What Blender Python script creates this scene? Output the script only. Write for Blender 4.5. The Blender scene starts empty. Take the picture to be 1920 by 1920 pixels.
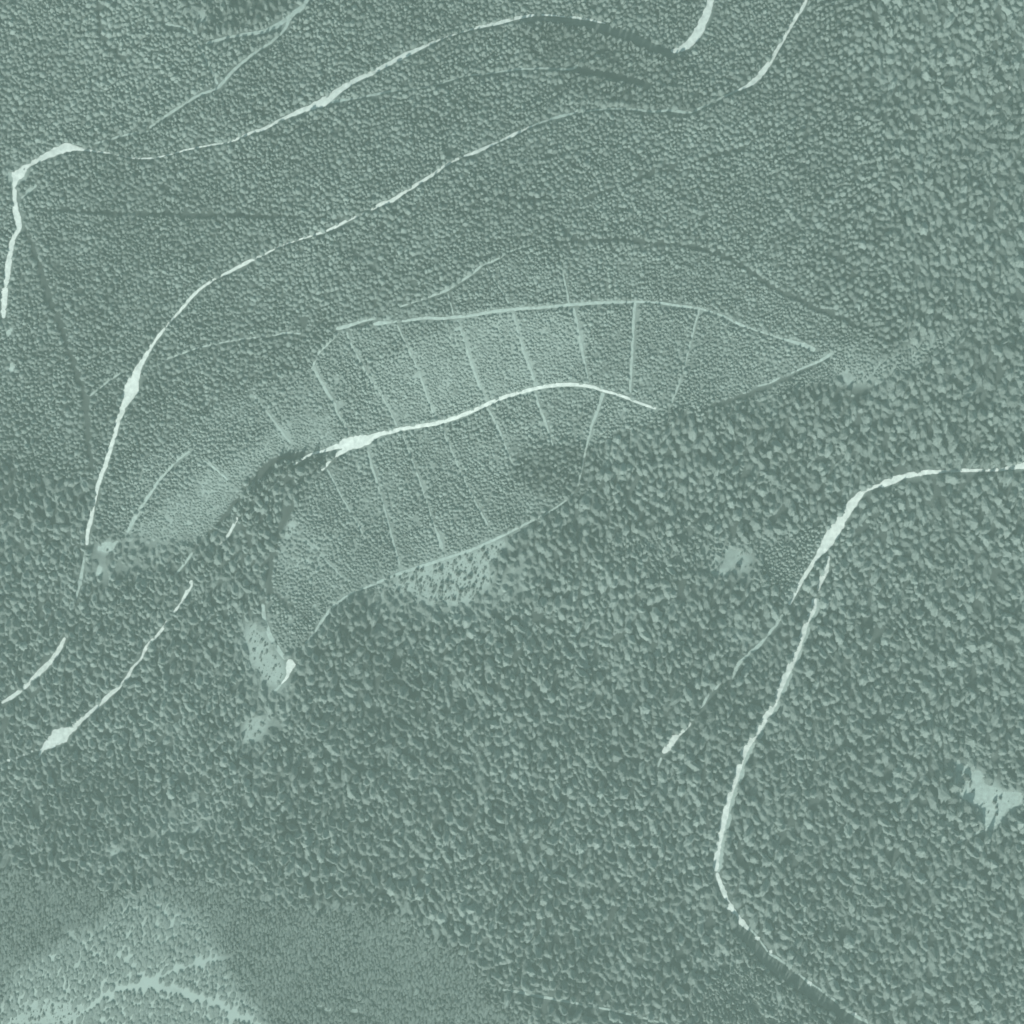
import bpy, bmesh, math, random
import numpy as np

# ------------------------------------------------------------------ camera, sky, sun, exposure
SC = bpy.context.scene
COL = SC.collection
MPP = 0.5                      # metres per photograph pixel (1920 px across = 960 m)
H = 2400.0                     # flying height of the survey camera
cam_d = bpy.data.cameras.new('survey_camera')
cam_d.sensor_width = 36.0
cam_d.lens = 36.0 * H / 960.0
cam_d.clip_start = 10.0
cam_d.clip_end = 20000.0
cam = bpy.data.objects.new('survey_camera', cam_d)
cam.location = (0, 0, H)
COL.objects.link(cam)
SC.camera = cam

SUN_EL = 41.0
SUN_DX, SUN_DY = -0.42, -1.0       # the sun stands in the south-south-west (bottom of the photograph)
world = bpy.data.worlds.new("World")
SC.world = world
world.use_nodes = True
wn = world.node_tree
bg = wn.nodes['Background']
sky = wn.nodes.new('ShaderNodeTexSky')
sky.sky_type = 'NISHITA'
sky.sun_disc = False
sky.sun_elevation = math.radians(SUN_EL)
sky.sun_rotation = math.atan2(SUN_DX, SUN_DY)
wn.links.new(sky.outputs[0], bg.inputs[0])
bg.inputs[1].default_value = 0.055

sun_d = bpy.data.lights.new('sun', 'SUN')
sun_d.energy = 4.6
sun_d.angle = math.radians(0.5)
sun_d.color = (1.0, 0.97, 0.92)
sun = bpy.data.objects.new('sun', sun_d)
n = math.hypot(SUN_DX, SUN_DY)
el = math.radians(SUN_EL)
sv = (SUN_DX / n * math.cos(el), SUN_DY / n * math.cos(el), math.sin(el))
from mathutils import Vector
sun.rotation_euler = Vector(sv).to_track_quat('Z', 'Y').to_euler()
sun.location = (sv[0] * 500, sv[1] * 500, sv[2] * 500)
COL.objects.link(sun)

SC.view_settings.view_transform = 'Standard'
SC.view_settings.look = 'None'
SC.view_settings.gamma = 1.0
SC.view_settings.exposure = 0.88
SC.view_settings.use_curve_mapping = False
SC.cycles.filter_width = 1.7
SC.cycles.max_bounces = 4
SC.cycles.volume_bounces = 0

rng = np.random.default_rng(7)
random.seed(7)
M = 130                        # margin of forest beyond the frame, in pixels

# ------------------------------------------------------------------ helpers
def vnoise(x, y, scale, seed):
    """smooth value noise 0..1, vectorised"""
    x = np.asarray(x, float) / scale + 1000.0 + seed * 17.3
    y = np.asarray(y, float) / scale + 1000.0 + seed * 9.1
    xi = np.floor(x).astype(np.int64); yi = np.floor(y).astype(np.int64)
    fx = x - xi; fy = y - yi
    fx = fx * fx * (3 - 2 * fx); fy = fy * fy * (3 - 2 * fy)
    def h(a, b):
        v = (a * 374761393 + b * 668265263 + seed * 1442695041) & 0xffffffff
        v = ((v ^ (v >> 13)) * 1274126177) & 0xffffffff
        return ((v ^ (v >> 16)) & 0xffff) / 65535.0
    return (h(xi, yi) * (1 - fx) + h(xi + 1, yi) * fx) * (1 - fy) + (h(xi, yi + 1) * (1 - fx) + h(xi + 1, yi + 1) * fx) * fy

def terrain(X, Y):
    """height of the hillside in metres at world X, Y"""
    X = np.asarray(X, float); Y = np.asarray(Y, float)
    z = 46 * np.exp(-(((X + 30) / 300) ** 2 + ((Y - 270) / 200) ** 2))
    z = z + 20 * np.exp(-(((X + 380) / 150) ** 2 + ((Y + 420) / 170) ** 2))
    z = z - 14 * np.exp(-(((X - 330) / 150) ** 2 + ((Y + 60) / 190) ** 2))
    z = z + 3.0 * np.sin(X / 61.0 + 1.0) * np.sin(Y / 73.0)
    return z

def place(px, py):
    """photograph pixel -> point on the hillside"""
    px = np.asarray(px, float); py = np.asarray(py, float)
    x0 = (px - 960) * MPP; y0 = (960 - py) * MPP
    X, Y = x0, y0
    for _ in range(4):
        k = (H - terrain(X, Y)) / H
        X = x0 * k; Y = y0 * k
    return X, Y, terrain(X, Y)

def smooth_line(pts, step=4.0):
    """Catmull-Rom through (x, y, width) points"""
    P = np.array(pts, float)
    if len(P) < 3:
        n = max(2, int(np.hypot(*(P[1] - P[0])[:2]) / step))
        t = np.linspace(0, 1, n)[:, None]
        return P[0] * (1 - t) + P[1] * t
    Q = np.vstack([2 * P[0] - P[1], P, 2 * P[-1] - P[-2]])
    out = []
    for i in range(1, len(Q) - 2):
        a, b, c, d = Q[i - 1], Q[i], Q[i + 1], Q[i + 2]
        n = max(1, int(np.hypot(*(c - b)[:2]) / step))
        for k in range(n):
            t = k / n
            p = 0.5 * ((2 * b) + (-a + c) * t + (2 * a - 5 * b + 4 * c - d) * t * t + (-a + 3 * b - 3 * c + d) * t ** 3)
            p[2] = b[2] * (1 - t) + c[2] * t
            out.append(p)
    out.append(P[-1])
    return np.array(out)

def in_poly(x, y, poly):
    inside = np.zeros(np.shape(x), bool)
    n = len(poly)
    j = n - 1
    for i in range(n):
        xi, yi = poly[i][:2]; xj, yj = poly[j][:2]
        if yi != yj:
            c = ((yi > y) != (yj > y)) & (x < (xj - xi) * (y - yi) / (yj - yi) + xi)
            inside ^= c
        j = i
    return inside

def mesh_obj(name, verts, faces, mat=None, smooth=False):
    me = bpy.data.meshes.new(name)
    me.from_pydata([tuple(map(float, v)) for v in verts], [], faces)
    if mat: me.materials.append(mat)
    if smooth:
        me.polygons.foreach_set('use_smooth', [True] * len(me.polygons))
    me.update()
    o = bpy.data.objects.new(name, me)
    COL.objects.link(o)
    return o

def tag(o, label=None, cat=None, group=None, kind=None):
    if label: o['label'] = label
    if cat: o['category'] = cat
    if group: o['group'] = group
    if kind: o['kind'] = kind
    return o

# ------------------------------------------------------------------ materials
def new_mat(name):
    m = bpy.data.materials.new(name)
    m.use_nodes = True
    nt = m.node_tree
    b = nt.nodes['Principled BSDF']
    b.inputs['Roughness'].default_value = 0.9
    if 'Specular IOR Level' in b.inputs: b.inputs['Specular IOR Level'].default_value = 0.15
    return m, nt, b

def ramp(nt, fac, stops):
    r = nt.nodes.new('ShaderNodeValToRGB')
    el_ = r.color_ramp.elements
    el_[0].position, el_[0].color = stops[0][0], (*stops[0][1], 1)
    el_[1].position, el_[1].color = stops[-1][0], (*stops[-1][1], 1)
    for p, c in stops[1:-1]:
        e = el_.new(p); e.color = (*c, 1)
    nt.links.new(fac, r.inputs[0])
    return r.outputs[0]

def noise_node(nt, scale, detail=4, rough=0.6):
    g = nt.nodes.new('ShaderNodeNewGeometry')
    nz = nt.nodes.new('ShaderNodeTexNoise')
    nz.inputs['Scale'].default_value = scale
    nz.inputs['Detail'].default_value = detail
    nz.inputs['Roughness'].default_value = rough
    nt.links.new(g.outputs['Position'], nz.inputs['Vector'])
    return nz.outputs[0]

def math_node(nt, op, a, b, clamp=False):
    m = nt.nodes.new('ShaderNodeMath'); m.operation = op; m.use_clamp = clamp
    for i, v in ((0, a), (1, b)):
        if isinstance(v, (int, float)): m.inputs[i].default_value = v
        else: nt.links.new(v, m.inputs[i])
    return m.outputs[0]

def tint(v):                     # greyish sea-green of the print, v = green value
    return (v * 0.78, v, v * 0.92)

def earth_mat(name, lo, hi, scale=0.25, detail=6):
    m, nt, b = new_mat(name)
    c = ramp(nt, noise_node(nt, scale, detail, 0.65), [(0.32, lo), (0.68, hi)])
    nt.links.new(c, b.inputs['Base Color'])
    return m

def ground_mat():
    m, nt, b = new_mat('forest_floor')
    a = nt.nodes.new('ShaderNodeAttribute'); a.attribute_name = 'bare'
    n1 = noise_node(nt, 0.35, 6, 0.7); n2 = noise_node(nt, 0.05, 3, 0.5)
    f = math_node(nt, 'ADD', a.outputs['Fac'], math_node(nt, 'MULTIPLY', math_node(nt, 'SUBTRACT', n1, 0.5), 0.5))
    f = math_node(nt, 'ADD', f, math_node(nt, 'MULTIPLY', math_node(nt, 'SUBTRACT', n2, 0.5), 0.25), True)
    c = ramp(nt, f, [(0.0, tint(0.05)), (0.25, tint(0.09)), (0.6, tint(0.20)), (1.0, tint(0.38))])
    nt.links.new(c, b.inputs['Base Color'])
    return m

def foliage_mat(name, lo, hi):
    """needles and leaves: tone comes with each plant, fine clumps from noise"""
    m, nt, b = new_mat(name)
    a = nt.nodes.new('ShaderNodeAttribute'); a.attribute_name = 'tone'; a.attribute_type = 'INSTANCER'
    oi = nt.nodes.new('ShaderNodeObjectInfo')
    f = math_node(nt, 'MULTIPLY', math_node(nt, 'SUBTRACT', oi.outputs['Random'], 0.5), 0.42)
    f = math_node(nt, 'ADD', f, a.outputs['Fac'])
    n1 = noise_node(nt, 0.8, 3, 0.6)
    f = math_node(nt, 'ADD', f, math_node(nt, 'MULTIPLY', math_node(nt, 'SUBTRACT', n1, 0.5), 0.7), True)
    c = ramp(nt, f, [(0.0, lo), (1.0, hi)])
    nt.links.new(c, b.inputs['Base Color'])
    return m

MAT_GROUND = ground_mat()
MAT_ROAD = earth_mat('pale_gravel', (0.40, 0.47, 0.44), (0.66, 0.75, 0.70), 0.22)
MAT_TRACK = earth_mat('worn_grass_track', tint(0.30), tint(0.48), 0.3)
MAT_LANE = earth_mat('mown_grass_lane', tint(0.28), tint(0.42), 0.4)
MAT_SHADED_ROAD = earth_mat('shade_toned_gravel', tint(0.08), tint(0.12), 0.3)  # gravel darkened in its colour to carry the shade of the trees
MAT_MEADOW = earth_mat('dry_grass', tint(0.20), tint(0.36), 0.16)
MAT_FOL = foliage_mat('conifer_needles', tint(0.065), tint(0.29))
MAT_LEAF = foliage_mat('shrub_leaves', tint(0.12), tint(0.22))
MAT_BARK = earth_mat('bark', tint(0.07), tint(0.12), 3.0)

# ------------------------------------------------------------------ what was traced from the photograph
# (points x, y, width in photograph pixels); ROADS carry pale gravel, TRACKS worn grass
ROADS = [
 ('road', [(24,334,20),(34,328,20),(48,314,10),(66,303,8),(90,291,11),(108,283,16),(122,277,17),(140,278,9),(160,281,5),(180,284,3),(210,288,3),(245,296,2.5),(280,297,3),(310,292,3),(350,281,3),(390,273,3),(425,267,4),(440,262,5),(475,247,5),(492,243,6),(520,228,6),(560,210,8),(590,198,12),(612,188,16),(635,170,11),(660,154,9),(690,140,9),(730,119,8),(750,108,10),(785,92,6),(800,85,6),(835,70,3)], 3),
 ('road', [(835,70,3),(880,56,3),(900,50,6),(940,42,7),(975,33,6),(1010,28,4),(1050,30,3),(1095,35,5),(1135,44,3)], 2),
 ('road', [(1258,95,5),(1268,95,9),(1290,83,14),(1306,66,17),(1318,42,16),(1328,15,14),(1333,-20,13),(1336,-130,13)], 2),
 ('road', [(30,330,13),(28,350,8),(28,375,7),(31,402,13),(36,425,10),(26,445,8),(19,475,10),(14,510,11),(9,550,12),(7,590,10),(8,597,3)], 2),
 ('road', [(163,1022,5),(164,1003,7),(170,975,8),(176,945,6),(186,903,8),(197,872,9),(208,838,8),(218,805,8),(230,765,11),(238,745,20),(246,728,27),(256,700,15),(266,680,9),(290,640,6),(320,603,4),(340,580,5),(368,548,6),(400,525,4),(430,510,5),(455,496,7),(490,480,4)], 2),
 ('road', [(490,480,4),(530,460,3),(575,445,3),(615,432,5),(645,417,5),(690,396,3),(715,383,7),(735,376,8),(750,366,6),(780,347,6),(810,328,6),(845,304,5),(870,293,4),(895,284,7),(930,268,4),(960,254,6),(1000,235,3)], 2),
 ('road', [(1383,170,3),(1410,156,9),(1430,135,11),(1445,114,8),(1465,80,6),(1485,45,7),(1510,5,6),(1520,-25,5),(1575,-130,5)], 2),
 ('road', [(1230,766,5),(1200,756,5),(1165,742,5),(1130,732,5),(1110,725,6),(1070,721,7),(1020,725,7),(960,740,7),(920,755,7),(870,777,7),(820,793,8),(760,803,7),(710,815,9),(690,824,16),(665,829,26),(648,831,18),(630,838,9),(605,846,5),(585,851,4),(560,865,4),(550,872,4)], 1),
 ('road', [(660,836,12),(640,848,8),(625,858,5),(603,882,5)], 1),
 ('road', [(445,970,5),(440,980,6),(430,1000,5),(412,1022,9)], 2),
 ('road', [(360,1088,6),(357,1098,8),(352,1108,8),(340,1130,4),(325,1150,5),(300,1185,5),(275,1213,7),(265,1235,4),(250,1250,5),(240,1268,6),(222,1290,6),(205,1303,9),(190,1318,7),(168,1337,6),(150,1352,9),(130,1370,14),(112,1380,34),(97,1392,20),(80,1405,6),(72,1422,4)], 3),
 ('road', [(62,1408,4),(50,1413,4),(20,1425,4),(0,1432,4),(-130,1500,4)], 2),
 ('road', [(122,1195,5),(112,1215,9),(98,1237,9),(75,1260,10),(50,1285,8),(20,1308,7),(3,1318,4)], 6),
 ('road', [(2050,868,10),(1920,873,12),(1880,880,6),(1840,882,5),(1800,882,6),(1765,884,6),(1735,886,9),(1700,892,9),(1665,904,14),(1650,910,10)], 3),
 ('road', [(1652,909,6),(1636,914,6),(1618,922,8),(1600,942,16),(1582,968,17),(1566,992,24),(1550,1018,22),(1535,1040,9),(1520,1062,8),(1500,1095,7),(1479,1134,7)], 1),
 ('road', [(1553,1042,7),(1548,1068,11),(1540,1088,9),(1533,1108,6)], 2),
 ('road', [(1528,1122,10),(1524,1145,10),(1514,1162,9),(1505,1190,10),(1490,1230,11),(1465,1285,11),(1445,1330,12),(1420,1370,12),(1395,1410,12),(1382,1450,11),(1367,1495,10),(1357,1540,11),(1348,1580,10),(1342,1625,11),(1345,1632,6)], 1),
 ('road', [(1344,1636,6),(1347,1648,8),(1352,1660,9),(1358,1674,10),(1364,1688,5),(1372,1702,9),(1380,1714,7),(1392,1730,10),(1405,1744,5)], 4),
 ('road', [(1295,1355,6),(1283,1368,7),(1270,1380,7),(1262,1386,15),(1253,1400,15),(1243,1412,7)], 1),
 ('road', [(542,1236,6),(545,1246,18),(541,1258,9),(538,1270,5),(528,1282,3)], 1),
]
TRACKS = [
 ('track', [(612,192,6),(640,188,6),(655,186,4),(675,183,3),(704,177,5),(740,170,3),(790,165,3),(830,155,3),(870,143,3),(920,137,3),(966,130,5),(1000,129,3),(1030,128,4),(1065,130,4),(1078,126,5),(1090,112,4)], 1),
 ('track', [(640,-130,9),(575,0,9),(550,25,9),(520,48,9),(490,60,8),(460,64,6),(420,72,5),(385,82,5)], 2),
 ('track', [(545,33,6),(530,60,5),(500,85,5),(480,97,5),(440,130,6),(415,158,6),(405,167,4),(370,180,5),(330,205,5),(300,225,5),(280,240,5)], 2),
 ('track', [(278,246,3),(262,249,3),(230,254,4),(205,262,4),(175,270,4)], 3),
 ('track', [(310,45,4),(350,55,4),(375,90,3),(395,130,4),(408,158,5)], 2),
 ('track', [(160,1032,3),(156,1060,5),(150,1092,7),(142,1125,3)], 3),
 ('track', [(40,372,5),(52,360,8),(68,346,8)], 1),
 ('track', [(168,742,5),(200,717,4),(220,703,4),(236,695,3)], 1),
 ('track', [(310,674,4),(340,663,4),(380,650,3),(440,638,3),(500,630,4),(540,624,4),(565,626,2.5)], 1),
 ('track', [(630,617,6),(655,610,7),(680,602,5),(705,597,3)], 1),
 ('track', [(700,608,6),(712,606,7),(735,604,4),(770,600,5),(800,596,6),(830,597,5),(855,594,6),(880,592,5),(920,585,6),(960,580,6),(1020,576,6),(1075,571,6),(1130,567,6),(1190,566,5),(1230,567,4),(1270,573,5),(1310,578,4),(1350,590,4),(1385,607,6),(1400,613,4),(1450,630,3),(1480,639,5),(1510,648,9),(1528,657,9)], 1),
 ('track', [(745,577,3),(780,565,3),(835,545,5),(860,530,3),(885,513,6),(905,497,4),(930,487,4),(960,470,3),(1000,459,2)], 1),
 ('track', [(1000,235,3),(1025,226,3),(1050,218,6),(1085,211,3),(1130,205,3),(1180,204,4),(1222,209,4),(1255,207,5),(1292,210,6),(1325,197,4),(1360,180,4),(1385,168,4)], 4),
 ('track', [(1560,660,3),(1552,668,6),(1530,680,5),(1505,690,4),(1475,703,3)], 1),
 ('track', [(1462,708,3),(1450,714,5),(1440,719,3),(1420,724,3)], 1),
 ('track', [(1080,918,3),(1065,935,4),(1045,950,3),(1020,965,4),(1000,975,5),(980,985,5),(950,1000,5),(920,1015,5),(880,1032,6),(840,1045,5),(790,1062,6),(755,1073,6),(720,1087,5),(690,1100,4),(660,1112,4),(648,1120,5),(625,1137,6),(610,1155,5),(595,1178,5),(578,1202,5),(565,1218,5)], 3),
 ('track', [(493,1132,6),(495,1155,7),(500,1175,8),(510,1200,9),(522,1218,8),(535,1236,8)], 4),
 ('track', [(528,1282,4),(515,1297,5),(510,1305,3)], 1),
 ('track', [(365,1025,3),(358,1040,5),(345,1058,4),(325,1083,3)], 1),
 ('track', [(1468,1152,5),(1457,1168,6),(1440,1190,5),(1425,1208,6),(1410,1222,8),(1398,1232,5),(1385,1245,7),(1377,1262,6),(1374,1275,3)], 6),
 ('track', [(1349,1283,4),(1340,1293,5)], 3),
 ('track', [(1329,1300,5),(1320,1318,5),(1311,1330,4)], 4),
 ('track', [(1240,1420,4),(1234,1438,4)], 1),
 ('track', [(938,1855,3),(960,1858,5),(985,1862,6),(1010,1868,5),(1040,1873,5),(1075,1880,5),(1100,1885,4),(1160,1897,4),(1220,1912,3),(1330,1945,3)], 5),
 ('track', [(355,845,6),(330,865,5),(310,887,5),(295,905,5),(280,928,6),(262,955,6),(245,985,8),(238,998,7)], 1),
 ('track', [(375,860,3),(400,876,4),(428,900,4)], 1),
 ('track', [(635,625,3),(612,647,5),(595,665,4),(585,692,5)], 1),
 ('track', [(1868,1543,8),(1848,1553,7),(1825,1565,5),(1810,1572,4),(1795,1581,5)], 6),
 ('track', [(1440,1787,3),(1455,1795,5),(1480,1812,3),(1500,1828,3),(1518,1843,6),(1530,1850,3),(1560,1872,4),(1580,1888,4),(1600,1902,6),(1625,1915,7),(1660,1935,4)], 2),
 ('track', [(1380,1715,3),(1400,1735,3),(1420,1757,3),(1440,1785,3)], 2),
]
LANES_TOP = [   # planting lanes between the two upper plantation tracks, left to right
 [(475,740,4),(492,762,3),(510,785,4),(530,812,5),(545,830,4)],
 [(588,690,6),(612,733,6),(628,758,4),(630,770,5),(645,795,4),(655,815,4)],
 [(650,622,4),(658,645,4),(690,705,3),(720,750,3),(745,800,3)],
 [(745,610,3),(770,665,3),(786,700,4),(805,755,3),(822,793,3)],
 [(858,600,3),(870,640,4),(885,685,5),(897,718,4),(912,752,3)],
 [(963,588,4),(972,625,4),(985,668,5),(997,700,5),(1003,722,4)],
 [(1075,577,6),(1082,610,5),(1090,650,5),(1098,690,4),(1104,720,3)],
 [(1190,568,6),(1187,620,5),(1184,680,5),(1181,738,4)],
 [(1311,580,4),(1300,620,4),(1287,670,4),(1278,700,3),(1270,728,4),(1256,762,4)],
]
LANES_LOW = [
 [(568,1012,4),(590,1030,3),(612,1052,3),(650,1090,3)],
 [(614,880,3),(640,930,3),(668,978,3),(680,1000,4)],
 [(688,840,3),(697,875,6),(707,905,4),(720,950,3),(738,1018,4),(750,1060,3)],
 [(755,815,3),(775,870,3),(795,925,4),(812,980,3),(822,1005,5),(829,1030,7)],
 [(830,805,3),(840,830,4),(858,872,3),(885,930,3),(915,985,4)],
 [(914,765,4),(930,795,5),(945,830,4),(957,860,3),(967,878,2)],
 [(1003,738,5),(1012,765,4),(1022,790,5),(1030,815,3),(1038,838,3)],
 [(1131,736,8),(1124,758,5),(1117,778,5),(1108,802,5),(1102,828,4),(1093,868,3),(1083,912,4)],
]
LANES_UP = [
 [(840,550,2.5),(850,590,3)],
 [(912,503,2.5),(935,537,3),(955,570,3)],
 [(1050,490,3),(1058,525,3),(1067,570,4)],
]
# straight or winding dark gaps in the canopy: no gravel, only forest floor
RIDES = [
 [(45,430,5),(62,470,7),(80,515,9),(92,560,10),(110,600,10),(125,650,9),(145,705,9),(157,745,12),(163,800,9),(167,850,8),(171,880,8)],
 [(75,392,4),(200,398,4),(300,401,5),(440,403,5),(600,408,4),(660,412,4)],
 [(1000,458,4),(1060,452,5),(1110,450,5),(1170,450,5),(1230,455,5),(1300,463,5),(1350,476,5),(1400,505,5),(1450,538,6),(1520,572,6),(1600,608,5)],
 [(950,372,4),(1020,372,3),(1080,376,4),(1120,362,6),(1165,348,4),(1200,334,6),(1260,315,3),(1320,295,5),(1390,277,5),(1440,240,4)],
 [(1080,131,8),(1130,137,10),(1180,149,10),(1215,163,8)],
 [(1222,209,7),(1250,207,6),(1290,212,7),(1330,195,7),(1360,180,7)],
 [(180,-20,6),(184,30,6),(195,75,6),(240,120,7)],
 [(1644,-130,5),(1642,20,5),(1644,100,5)],
 [(1554,-130,4),(1554,0,4),(1554,40,4)],
 [(1552,672,5),(1500,697,5),(1440,724,6),(1400,740,7),(1330,762,6)],
 [(505,1113,7),(507,1060,9),(518,1010,9),(528,985,7),(548,950,7)],
 [(505,1105,4),(530,1125,5),(560,1145,4),(580,1165,4)],
 [(590,850,5),(560,852,9),(520,862,14),(490,885,14),(478,900,9)],
 [(470,905,5),(445,935,6),(430,955,7),(410,980,5),(390,1005,6)],
 [(285,30,6),(320,50,10),(345,60,8)],
]
# old grass tracks, only a paler band in the ground cover
GRASS_BANDS = [
 [(168,1888,4),(185,1872,7),(205,1860,8),(240,1850,9),(285,1848,8),(320,1853,9),(350,1862,10),(385,1874,10),(415,1888,10),(445,1903,11),(480,1922,12),(560,1970,12)],
 [(245,1848,8),(285,1835,10),(320,1822,6),(360,1809,5),(395,1798,4),(430,1793,5)],
]
# road bands in the shade of tall trees, that shade painted into their colour
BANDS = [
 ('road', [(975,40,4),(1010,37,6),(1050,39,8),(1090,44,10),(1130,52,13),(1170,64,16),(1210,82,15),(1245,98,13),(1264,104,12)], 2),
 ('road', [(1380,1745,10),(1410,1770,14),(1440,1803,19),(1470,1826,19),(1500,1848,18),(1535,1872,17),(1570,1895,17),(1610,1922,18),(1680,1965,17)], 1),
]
MEADOWS = [   # pale openings without trees
 [(1790,1425),(1805,1422),(1822,1440),(1838,1446),(1850,1462),(1866,1474),(1880,1480),(1900,1484),(1925,1488),(1925,1503),(1900,1512),(1886,1522),(1872,1540),(1856,1552),(1842,1556),(1838,1530),(1835,1508),(1815,1505),(1800,1505),(1795,1485),(1797,1462),(1792,1445)],
 [(1362,1026),(1378,1022),(1394,1030),(1390,1045),(1404,1058),(1400,1068),(1384,1062),(1372,1072),(1358,1072),(1340,1078),(1330,1070),(1342,1056),(1332,1044),(1350,1040)],
 [(528,986),(545,975),(558,982),(560,1003),(544,1006),(527,1008)],
 [(736,1086),(765,1074),(800,1063),(840,1052),(880,1040),(900,1035),(925,1020),(960,1004),(988,990),(1002,990),(985,1003),(955,1012),(935,1030),(925,1060),(918,1090),(896,1108),(885,1125),(862,1130),(846,1132),(820,1128),(790,1118),(770,1108),(745,1102)],
 [(182,1024),(196,1014),(212,1016),(222,1008),(216,1028),(200,1034),(185,1032)],
 [(183,1060),(193,1062),(188,1082),(181,1078)],
 [(460,1352),(486,1340),(502,1352),(492,1376),(470,1392),(455,1392)],
 [(200,1598),(216,1590),(230,1583),(226,1598),(208,1605)],
 [(8,322),(24,322),(40,314),(50,312),(42,328),(38,342),(30,350),(24,342),(14,334)],
 [(452,1196),(480,1160),(490,1180),(500,1205),(515,1222),(522,1240),(534,1262),(516,1285),(500,1276),(486,1256),(470,1230)],
 [(1580,700),(1596,700),(1604,716),(1592,724)],
 [(1752,1100),(1765,1098),(1772,1110),(1762,1126),(1755,1116)],
 [(1915,1112),(1905,1130),(1925,1135),(1925,1112)],
 [(355,1556),(372,1548),(378,1556),(362,1564)],
 [(20,1910),(60,1888),(110,1876),(160,1884),(150,1905),(130,1925),(10,1930)],
 [(122,1740),(140,1742),(145,1755),(130,1752)],
 [(345,8),(380,20),(398,34),(380,46),(360,42),(372,30),(350,18)],
 [(15,608),(22,612),(22,628),(14,632),(11,620)],
 [(24,675),(32,690),(24,698),(14,692)],
 [(0,1012),(10,1006),(12,1012),(3,1024)],
]
SPECKS = [(1864,98,5,8),(1867,111,3,3),(1883,144,3,3),(1893,165,4,8),(1905,187,7,5),(1507,303,5,4),(1368,1700,13,10),(1376,1713,7,6),
 (1390,1728,12,11),(1420,1759,10,7),(1445,1784,7,7),(1518,1844,8,9),(1602,1901,8,6),(1525,1695,5,5),(1673,1826,5,5),(1716,1392,6,14),
 (403,949,4,6),(485,903,4,8),(361,1500,7,9),(1017,1500,5,5),(1135,1660,8,10),(1115,1300,9,8),(590,1135,8,6),(497,1106,5,8),
 (1710,792,10,6),(1746,330,5,5),(1768,440,6,5),(1398,175,5,5),(1289,208,6,6),(1252,203,5,5),(1042,158,6,5),(1030,770,5,4),
 (640,755,10,8),(632,710,8,5),(786,698,7,7),(590,690,7,10),(472,742,9,9),(704,177,6,5),(1095,34,8,6),(1068,33,5,4),(1330,1482,7,12),
 (1155,1290,5,6),(1057,1110,7,9),(775,1290,6,14),(1520,1050,5,5),(1618,1910,8,6),(885,1415,5,8),(1632,707,8,10),(1643,718,6,14),
 (1598,742,7,5),(1758,838,7,9),(825,1473,9,7),(917,1473,8,5),(808,1547,6,14),(1040,1628,10,8),(1078,1565,5,9),(960,1598,10,5),(1175,1710,5,8),
 (1280,1205,7,7),(545,1160,7,6),(1615,985,5,5),(1727,1038,9,8),(655,1675,12,7),(100,1095,6,8),(1700,1580,12,9),(340,1543,9,5),(308,1590,4,10),(150,1093,8,12),
 (735,1770,5,6),(615,1892,14,8),(665,1895,16,8),(600,1885,12,6),(1855,1637,10,8),(20,1475,8,4)]

# stands of trees: polygon, spacing px, height m, tone, bare-ground amount, kind (0 tall, 1 young, 2 thicket), keep
ST_UPPER = [(-300,-300),(2300,-300),(2300,500),(1920,640),(1760,640),(1690,680),(1640,705),(1560,712),(1470,730),(1380,760),(1300,775),(1255,790),(1170,810),(1110,850),(1080,920),(980,990),(850,1045),(740,1080),(650,1118),(600,1170),(560,1225),(540,1235),(500,1180),(495,1130),(505,1100),(510,1030),(530,975),(565,925),(600,885),(560,870),(500,880),(445,940),(400,1000),(360,1026),(300,1020),(240,1000),(170,1010),(165,900),(60,900),(0,870),(-300,860)]
ST_LIGHT = [(740,585),(835,550),(910,500),(1000,462),(1180,455),(1320,470),(1420,520),(1550,590),(1660,650),(1640,700),(1560,712),(1470,728),(1380,758),(1300,772),(1255,780),(1170,800),(1110,840),(1075,920),(980,990),(850,1045),(740,1080),(650,1118),(600,1170),(560,1225),(540,1235),(500,1180),(495,1130),(505,1100),(510,1030),(530,975),(565,925),(610,880),(640,850),(560,850),(500,872),(445,935),(400,995),(360,1026),(300,1020),(240,1000),(190,985),(215,900),(300,840),(360,800),(470,730),(560,690),(640,630)]
ST_PALE = [(245,990),(300,960),(370,905),(430,868),(490,825),(540,790),(580,770),(620,790),(640,825),(570,850),(500,870),(470,900),(440,935),(410,980),(385,1005),(350,1025),(300,1018),(270,1002)]
ST_PALE2 = [(680,700),(760,640),(860,600),(960,590),(1090,590),(1100,650),(1060,720),(960,735),(860,770),(760,790),(700,760)]
ST_PALE3 = [(560,990),(640,1000),(760,1040),(880,1000),(960,985),(900,1040),(800,1135),(720,1100),(640,1120),(600,1170),(510,1110)]
ST_LEFTLOW = [(-300,880),(60,910),(170,930),(190,1010),(250,1010),(360,1040),(470,920),(560,880),(560,920),(520,990),(500,1100),(480,1180),(440,1220),(470,1300),(440,1420),(520,1560),(520,1700),(-300,1700)]
ST_THICKET = [(-300,1615),(60,1625),(110,1645),(170,1655),(230,1680),(330,1650),(420,1650),(470,1680),(560,1700),(650,1705),(760,1715),(840,1755),(880,1790),(920,1850),(1010,1930),(1080,2300),(-300,2300)]
ST_PALE_MIST = [(0,1930),(10,1820),(90,1790),(150,1740),(210,1690),(270,1665),(360,1700),(420,1790),(440,1830),(500,1900),(500,1960),(0,1990)]
ST_FINE = [(1425,1010),(1480,1000),(1540,985),(1550,1010),(1520,1050),(1480,1110),(1440,1090),(1410,1050)]
ST_FINE2 = [(1140,1015),(1300,1000),(1440,1010),(1440,1080),(1330,1060),(1200,1060),(1110,1060)]
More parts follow.
